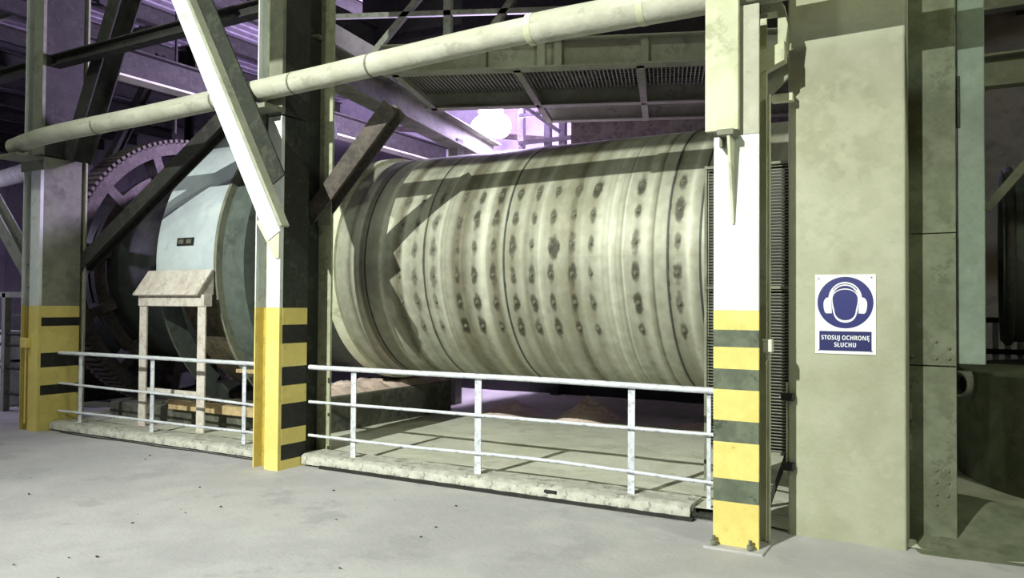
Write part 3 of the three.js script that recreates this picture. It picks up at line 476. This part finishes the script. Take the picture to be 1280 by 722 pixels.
solo('tie_beam', beam([-9.3, 6.6, -6.2], [-9.3, 6.6, -11.2], iP(0.3, 0.4, 0.03)), M.darkSteel, 'dark roof beam crossing above the hood behind the white brace', 'beam');
solo('slanting_beam', beam([-6.75, 4.75, -6.9], [-8.1, 4.75, -13.4], iP(0.34, 0.42, 0.025)), M.steel, 'heavy beam running back from the left striped column past the glaring lamp', 'beam');

// ------------------------------------------------------------------ walkway above the drum
{
  const O = [-4.69, 4.6, -8.19], ux = V([3.3, 0, -1.27]).normalize(), uz = V([-0.95, 0, -2.78]).normalize();
  const P = (a, b, y) => [O[0] + ux.x * a + uz.x * b, y, O[2] + ux.z * a + uz.z * b];
  const t = thing('walkway', 'steel grating walkway with stiffened girder seen from below above the drum', 'walkway', [-4.69, 4.6, -8.19]);
  const A0 = -1.6, A1 = 4.2;
  const g0 = part('front_girder', beam(P(A0, 0, 4.76), P(A1, 0, 4.76), iP(0.2, 0.34, 0.016)), M.walkway, t);
  for (const a of [-0.35, 0.35, 0.55, 1.55, 2.6]) part('stiffener', beam(P(a, -0.05, 4.61), P(a, -0.05, 4.92), rectP(0.02, 0.09), [ux.x, 0, ux.z]), M.walkway, g0);
  part('middle_girder', beam(P(A0, 1.75, 4.72), P(A1, 1.75, 4.72), iP(0.16, 0.26, 0.016)), M.walkway, t);
  part('edge_girder', beam(P(A0, 1.66, 4.86), P(A1, 1.66, 4.86), lP(0.05, 0.03, 0.01)), M.walkway, t);
  part('rear_girder', beam(P(0.05, 2.75, 4.7), P(A1, 2.75, 4.7), iP(0.14, 0.2, 0.016)), M.walkway, t);
  for (const a of [-1.45, 0.05, 1.5, 3.0]) part('cross_bearer', beam(P(a, 0, 4.62), P(a, a < 0 ? 1.8 : 2.8, 4.62), rectP(0.09, 0.06)), M.walkway, t);
  const slats = []; for (let k = 0; k < 110; k++) { const a = A0 + 0.02 + k * (A1 - A0) / 110; slats.push(beam(P(a, 0.05, 4.83), P(a, a < 0.02 ? 1.8 : 2.8, 4.83), rectP(0.014, 0.05))); }
  for (let k = 0; k < 24; k++) slats.push(beam(P(k > 14 ? 0.05 : A0, 0.1 + k * 0.115, 4.85), P(A1, 0.1 + k * 0.115, 4.85), rectP(0.008, 0.014)));
  part('grating', slats, M.walkway, t).userData.kind = 'stuff';
  part('deck_sheet', (() => { return join(beam(P(A0, 0.9, 4.9), P(A1, 0.9, 4.9), rectP(1.8, 0.008)), beam(P(0.05, 2.3, 4.9), P(A1, 2.3, 4.9), rectP(1.0, 0.008))); })(), M.darkSteel, t);
}
{ // lattice girder behind the pipe
  const t = thing('lattice_girder', 'dim lattice girder of thin bars behind the lagged pipe at top centre', 'truss', [-6, 5, -8]);
  const z = -9.0;
  const b = (n, p0, p1, w) => part(n, beam([...p0, z], [...p1, z], rectP(w, 0.06), [0, 0, 1]), M.paleSteel, t);
  b('bottom_chord', [-8.4, 6.13], [-2.2, 5.2], 0.07); b('upright', [-6.17, 5.0], [-6.17, 6.6], 0.12); b('diagonal_bar', [-6.3, 6.4], [-8.0, 5.0], 0.1); b('diagonal_bar', [-4.7, 6.3], [-5.7, 5.2], 0.1); b('diagonal_bar', [-8.6, 6.6], [-8.9, 5.2], 0.1);
  part('top_chord', beam([-9, 6.9, z], [-2.2, 6.6, z], rectP(0.1, 0.1), [0, 0, 1]), M.paleSteel, t);
  part('junction_plate', (() => { const g = new THREE.ExtrudeGeometry(shape([[-8.6, 6.0], [-8.3, 6.05], [-7.4, 5.5], [-7.5, 5.2], [-7.9, 5.2], [-8.6, 5.55]]), { depth: 0.02, bevelEnabled: false }); g.translate(0, 0, z - 0.06); return metric(g); })(), M.roof, t);
}

// ------------------------------------------------------------------ railings and kerbs
function railing(label, x0, x1, tops, posts, r, drop) {
  const z = -6.75, t = thing('railing', label, 'railing', [(x0 + x1) / 2, 0.1, z]);
  ['top_rail', 'middle_rail', 'lower_rail'].forEach((n, i) => { const [a, m, b] = tops[i]; part(n, tube([[x0, a, z], [mix(x0, x1, 0.3), mix(a, b, 0.3) + 0.004, z], [mix(x0, x1, 0.62), m, z], [x1, b, z]], i ? 0.017 : r, 40, 10), M.rail, t); });
  for (const [x, w] of posts) part('post', beam([x - w / 2, 0.09, z - 0.025], [x - w / 2, tops[0][0] - 0.02, z - 0.025], lP(w, w * 0.8, 0.01), [0, 0, -1]), M.rail, t);
  return t;
}
railing('white tube railing with three posts in front of the long bolted drum', -6.48, -1.72, [[1.09, 1.1, 1.09], [0.70, 0.715, 0.72], [0.325, 0.345, 0.31]], [[-5.855, 0.07], [-4.245, 0.075], [-2.625, 0.065], [-1.925, 0.035]], 0.028);
railing('white tube railing in front of the hood and stand between the two left columns', -11.3, -6.9, [[1.085, 1.09, 1.09], [0.655, 0.63, 0.59], [0.26, 0.27, 0.28]], [[-10.83, 0.07], [-9.27, 0.07], [-7.56, 0.06]], 0.026);
solo('short_rail', rod([-1.34, 1.09, -6.75], [-1.18, 1.08, -6.75], 0.012), M.rail, 'short thin rail closing the gap between white column and concrete pillar', 'railing');
function kerb(label, x0, x1, z0, z1, h, seed) {
  const g = new THREE.BoxGeometry(x1 - x0, h, z0 - z1, 120, 5, 8); g.translate((x0 + x1) / 2, h / 2 + 0.02, (z0 + z1) / 2); const p = g.attributes.position;
  for (let i = 0; i < p.count; i++) { const x = p.getX(i), y = p.getY(i), z = p.getZ(i), n = fbm(x / 5 + 4, (y + z) / 5 + 4, 60, 60, seed, 4) - 0.5, e = (y > h * 0.8 ? 1 : 0.6); p.setZ(i, z + n * 0.05 * (z > (z0 + z1) / 2 ? 1 : 0)); p.setY(i, y + n * 0.03 * e - (y > h && z > z0 - 0.03 ? 0.02 : 0)); }
  g.computeVertexNormals(); const t = thing('kerb', label, 'kerb', [(x0 + x1) / 2, 0, z0]);
  part('concrete_strip', metric(g), M.kerb, t); return t;
}
const k1 = kerb('chipped pale concrete kerb under the railing in front of the long drum', -6.48, -2.05, -6.64, -7.0, 0.11, 3);
part('base_channel', box(-6.2, -2.02, -0.01, 0.03, -6.68, -6.62), M.black, k1);
part('chipped_hole', box(-3.42, -3.3, 0.075, 0.1, -6.66, -6.615, 0.004), M.black, k1);
const k2 = kerb('dusty concrete kerb under the railing between the two left columns', -11.3, -6.9, -6.62, -7.0, 0.10, 9);
{ const g = tube([[-11.0, 0.0, -6.6], [-10.2, 0.004, -6.56], [-9.6, 0, -6.6], [-8.8, 0.003, -6.57], [-8.0, 0, -6.6], [-7.0, 0.003, -6.58]], 0.008, 80, 6); part('edge_crack', g, M.black, k2); }
{ // crumbs of grit lying about the dusty floor
  const r = rng(211), all = [], one = new THREE.DodecahedronGeometry(0.012, 0); for (let i = 0; i < 45; i++) { const c = one.clone(), k = 0.25 + r() * 0.6; c.scale(k * 1.6, k * 0.6, k); c.rotateY(r() * 6); c.translate(-9 + r() * 9, 0.002, -6.4 + r() * 4.6); all.push(c); }
  solo('floor_grit', all, M.tar, 'scattered dark crumbs of grit on the dusty aisle floor', 'grit').userData.kind = 'stuff';
}
solo('floor_strip', join(box(-2.05, -1.72, 0.03, 0.06, -6.72, -6.69), box(-2.05, -1.72, 0.03, 0.07, -6.86, -6.83)), M.tar, 'two thin dark steel strips on the floor left of the white column foot', 'floor strip');

// ------------------------------------------------------------------ behind the railings
solo('foundation_block', (() => { const g = new RoundedBoxGeometry(0.95, 0.6, 2.95, 2, 0.02); g.translate(-7.78, 0.28, -9.37); return metric(g); })(), M.concreteDark, 'dark concrete foundation block under the left end of the bolted drum', 'foundation');
{ const g = new THREE.PlaneGeometry(0.93, 2.92, 30, 60); g.rotateX(-Math.PI / 2); const p = g.attributes.position; for (let i = 0; i < p.count; i++) { const x = p.getX(i), z = p.getZ(i); p.setXYZ(i, x - 7.78, 0.572 + 0.16 * fbm(x / 3 + 2, z / 3 + 2, 18, 18, 41, 4) * sm(0.46, 0.3, Math.abs(x)), z - 9.37); } g.computeVertexNormals(); solo('dust_layer', metric(g), M.pink, 'pinkish dust lying on top of the foundation block below the drum end', 'dust').userData.kind = 'stuff'; }
{
  const t = thing('plinth', 'low grey concrete plinth behind the legs of the hood stand', 'plinth', [-9.8, 0, -8.2]);
  part('block', (() => { const g = new RoundedBoxGeometry(2.9, 0.32, 1.2, 2, 0.03); g.translate(-9.95, 0.15, -8.2); return metric(g); })(), M.concreteDark, t);
  const rb = rng(77), lump = new THREE.IcosahedronGeometry(0.06, 1), q = lump.attributes.position; for (let i = 0; i < q.count; i++) { const k = 0.75 + 0.5 * hash(Math.round(q.getX(i) * 900), Math.round(q.getY(i) * 900 + q.getZ(i) * 300), 5); q.setXYZ(i, q.getX(i) * k * 1.3, q.getY(i) * k * 0.7, q.getZ(i) * k); } lump.computeVertexNormals();
  const all = []; for (let i = 0; i < 90; i++) { const l = lump.clone(); const s = 0.35 + rb() * 0.9; l.scale(s, s, s); l.rotateY(rb() * 6); l.translate(-10.6 + rb() * 1.9, 0.32, -7.75 - rb() * 0.8); all.push(l); }
  part('rubble', all, M.rusty, t).userData.kind = 'stuff';
}
solo('timber_beam', box(-9.9, -7.5, 0.3, 0.42, -7.62, -7.5, 0.008), M.timber, 'pale timber beam lying behind the stand legs and railing', 'timber');
solo('timber_beam', box(-8.7, -7.4, 0.86, 0.91, -7.75, -7.65, 0.006), M.timber, 'thin pale batten just above the timber beam near the left striped column', 'timber');
solo('pillow_block', (() => { const s = shape([[-0.5, 0], [0.5, 0], [0.42, 0.25], [0.2, 0.4], [-0.2, 0.4], [-0.42, 0.25]]); const g = new THREE.ExtrudeGeometry(s, { depth: 0.9, bevelEnabled: true, bevelSize: 0.02, bevelThickness: 0.02, bevelSegments: 1 }); g.translate(-11.1, 0.05, -10.2); return metric(g); })(), M.darkShell, 'dark bearing block under the far half of the mill', 'bearing');
solo('rear_post', beam([-7.78, 0.05, -11.62], [-7.78, 4.7, -11.62], iP(0.2, 0.2, 0.016), [1, 0, 0]), M.paleSteel, 'steel post behind the drum showing lilac below it beside the dust mounds', 'post');
{
  const r = rng(19), mounds = [[-6.35, -11.2, 0.65, 0.26], [-5.0, -11.2, 0.6, 0.4], [-3.0, -11.2, 1.3, 0.16]];
  const lab = ['low lilac-tinted dust mound behind the drum right of the rear post', 'tallest dust mound under the drum seen between two railing posts', 'flat dust mound under the right end of the drum'];
  mounds.forEach(([x, z, w, h], k) => { const g = new THREE.PlaneGeometry(2, 2, 40, 40); g.rotateX(-Math.PI / 2); const p = g.attributes.position; for (let i = 0; i < p.count; i++) { const a = p.getX(i), b = p.getZ(i), d = Math.hypot(a, b); p.setXYZ(i, x + a * w, 0.03 + h * Math.max(0, 1 - d) * (0.75 + 0.6 * fbm(a / 4 + 3, b / 4 + 3, 20, 20, 60 + k, 4)), z + b * 0.7); } g.computeVertexNormals(); solo('dust_mound', metric(g), M.pink, lab[k], 'dust mound').userData.kind = 'stuff'; });
}
{ // ribbed mesh guard behind the white column
  const t = thing('mesh_guard', 'tall ribbed wire guard panel in the gap between white column and concrete pillar', 'guard', [-1.7, 0.5, -7.4]);
  const s = []; for (let k = 0; k < 92; k++) s.push(box(-2.12, -1.32, 0.52 + k * 0.028, 0.527 + k * 0.028, -7.41, -7.395)); part('ribs', s, M.steel, t).userData.kind = 'stuff';
  for (const x of [-2.13, -1.34]) part('frame_post', box(x - 0.012, x + 0.012, 0.02, 3.12, -7.42, -7.38), M.steel, t);
  for (const y of [0.5, 1.98, 3.1]) part('frame_rail', box(-2.13, -1.33, y - 0.012, y + 0.012, -7.42, -7.37), M.steel, t);
  part('backing_sheet', box(-2.12, -1.32, 0.5, 3.1, -7.46, -7.45), M.black, t);
  part('foot_brace', beam([-1.35, 0.62, -7.3], [-1.55, 0.02, -7.3], rectP(0.06, 0.03)), M.black, t);
}

// service deck and dark partitions behind the mill
{
  const t = thing('service_deck', 'dark service deck behind the long drum beneath the glaring lamp', 'deck', [-2, 3.3, -13.5]);
  part('deck_plate', box(-7.65, -0.32, 3.3, 3.34, -15.5, -11.8), M.darkSteel, t);
  part('kick_plate', box(-6.0, -0.32, 3.34, 5.3, -12.6, -12.56), M.gear, t);
  for (const x of [-6.9, -3.4, -0.6]) part('deck_leg', box(x - 0.08, x + 0.08, 0.02, 3.3, -13.9, -13.75), M.darkSteel, t);
}
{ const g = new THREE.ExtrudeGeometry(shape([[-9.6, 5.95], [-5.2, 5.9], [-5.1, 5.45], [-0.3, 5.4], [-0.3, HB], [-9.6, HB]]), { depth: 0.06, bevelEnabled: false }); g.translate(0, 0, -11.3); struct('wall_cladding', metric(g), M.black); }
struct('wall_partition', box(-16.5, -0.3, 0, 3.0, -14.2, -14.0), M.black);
struct('wall_cross', box(-0.3, -0.1, 0, HB - 0.1, ZB, -11.65), M.wall);
// ------------------------------------------------------------------ around the lilac lamp
{
  const t = thing('lamp_frame', 'small frame of lilac-lit uprights and bars just right of the glaring lamp', 'frame', [-6.8, 3.34, -12.85]);
  for (const x of [-7.15, -6.6, -6.3]) part('upright', box(x - 0.06, x + 0.06, 3.345, 6.2, -12.9, -12.8), M.roof, t);
  for (const y of [4.75, 5.25]) part('bar', box(-7.15, -6.1, y, y + 0.07, -12.8, -12.74), M.roof, t);
  part('sloping_bar', beam([-7.1, 5.5, -12.7], [-6.3, 4.9, -12.7], rectP(0.06, 0.06), [0, 0, 1]), M.roof, t);
}
const cb = ['uppermost of three sagging black cables on the lilac wall behind the knee brace', 'middle of three sagging black cables on the lilac wall behind the knee brace', 'lowest of three sagging black cables on the lilac wall behind the knee brace'];
[[5.6, 0.15], [5.15, 0.22], [4.75, 0.12]].forEach(([y, s], k) => solo('sagging_cable', tube([[-14.6, y, -17.94], [-13.6, y - s, -17.94], [-12.6, y + 0.05, -17.94], [-11.6, y - s * 0.8, -17.94], [-10.6, y + 0.12, -17.94]], 0.05, 50, 8), M.cable, cb[k], 'cable'));
solo('cable_tray', beam([-15.4, 7.0, -17.9], [-9.2, 6.0, -17.9], rectP(0.16, 0.12)), M.gear, 'dark sloping tray on the lilac wall above the sagging cables', 'cable tray');

{
  const t = thing('end_bearing', 'dark bearing pedestal at the far end of the mill behind the gear', 'bearing', [-14.8, 0, CZ]);
  part('pedestal', box(-15.4, -14.0, 0, 1.6, -11.8, -8.1, 0.04), M.tar, t); part('neck', new THREE.CylinderGeometry(0.7, 0.7, 1.8, 40).rotateZ(Math.PI / 2).translate(-14.56, CY, CZ), M.darkShell, t); part('cap', new THREE.CylinderGeometry(0.95, 0.95, 0.7, 40).rotateZ(Math.PI / 2).translate(-14.8, CY, CZ), M.tar, t);
}
// ------------------------------------------------------------------ far left
{
  const t = thing('distant_railing', 'dark pipe railing with a pale top bar at the far left edge', 'railing', [-13.2, 0, -7.5]);
  const z = -7.4; for (const x of [-13.9, -13.05]) part('post', box(x - 0.05, x + 0.05, 0, 1.95, z - 0.05, z + 0.05), M.paleSteel, t);
  part('top_bar', box(-14.5, -13.0, 1.88, 1.97, z - 0.05, z + 0.05), M.paleSteel, t);
  for (const y of [1.28, 1.1, 0.72, 0.3]) part('rail', rod([-14.5, y, z], [-13.0, y, z], 0.03), M.darkSteel, t);
}
solo('pale_cabinet', join(box(-16.6, -14.45, 0, 0.75, -8.05, -7.7, 0.02), box(-16.6, -14.45, 0.8, 1.3, -8.05, -7.7, 0.02)), M.white, 'pale low cabinet glowing lilac behind the distant railing', 'cabinet');
const fc = ['dark steel column of the back row at the left edge of the photo', 'dark steel column of the back row left of the girth gear', 'thin far column standing behind the distant railing'];
[[-15.7, -9.5, 0.3], [-15.8, -12.6, 0.36], [-18.6, -11.6, 0.3]].forEach(([x, z, w], k) => solo('back_column', beam([x, 0, z], [x, HB, z], iP(w, w, 0.02), [1, 0, 0]), M.darkSteel, fc[k], 'column'));
solo('far_brace', beam([-18.6, 3.2, -11.3], [-15.3, 7.2, -11.3], iP(0.2, 0.2, 0.02), [0, 0, 1]), M.darkSteel, 'dark brace rising across the upper left corner', 'brace');
solo('far_brace', beam([-15.6, 4.6, -9.3], [-13.9, 7.5, -9.3], rectP(0.1, 0.1), [0, 0, 1]), M.paleSteel, 'thin pale brace near the top left corner', 'brace');
solo('far_pipe', tube([[-19, 4.3, -9.2], [-15, 4.15, -8.2], [-12.3, 4.0, -7.2], [-11.9, 3.95, -6.9]], 0.16, 40, 16), M.paleSteel, 'grey pipe reaching the farthest column from the left edge', 'pipe');

renderer.render(scene, camera);
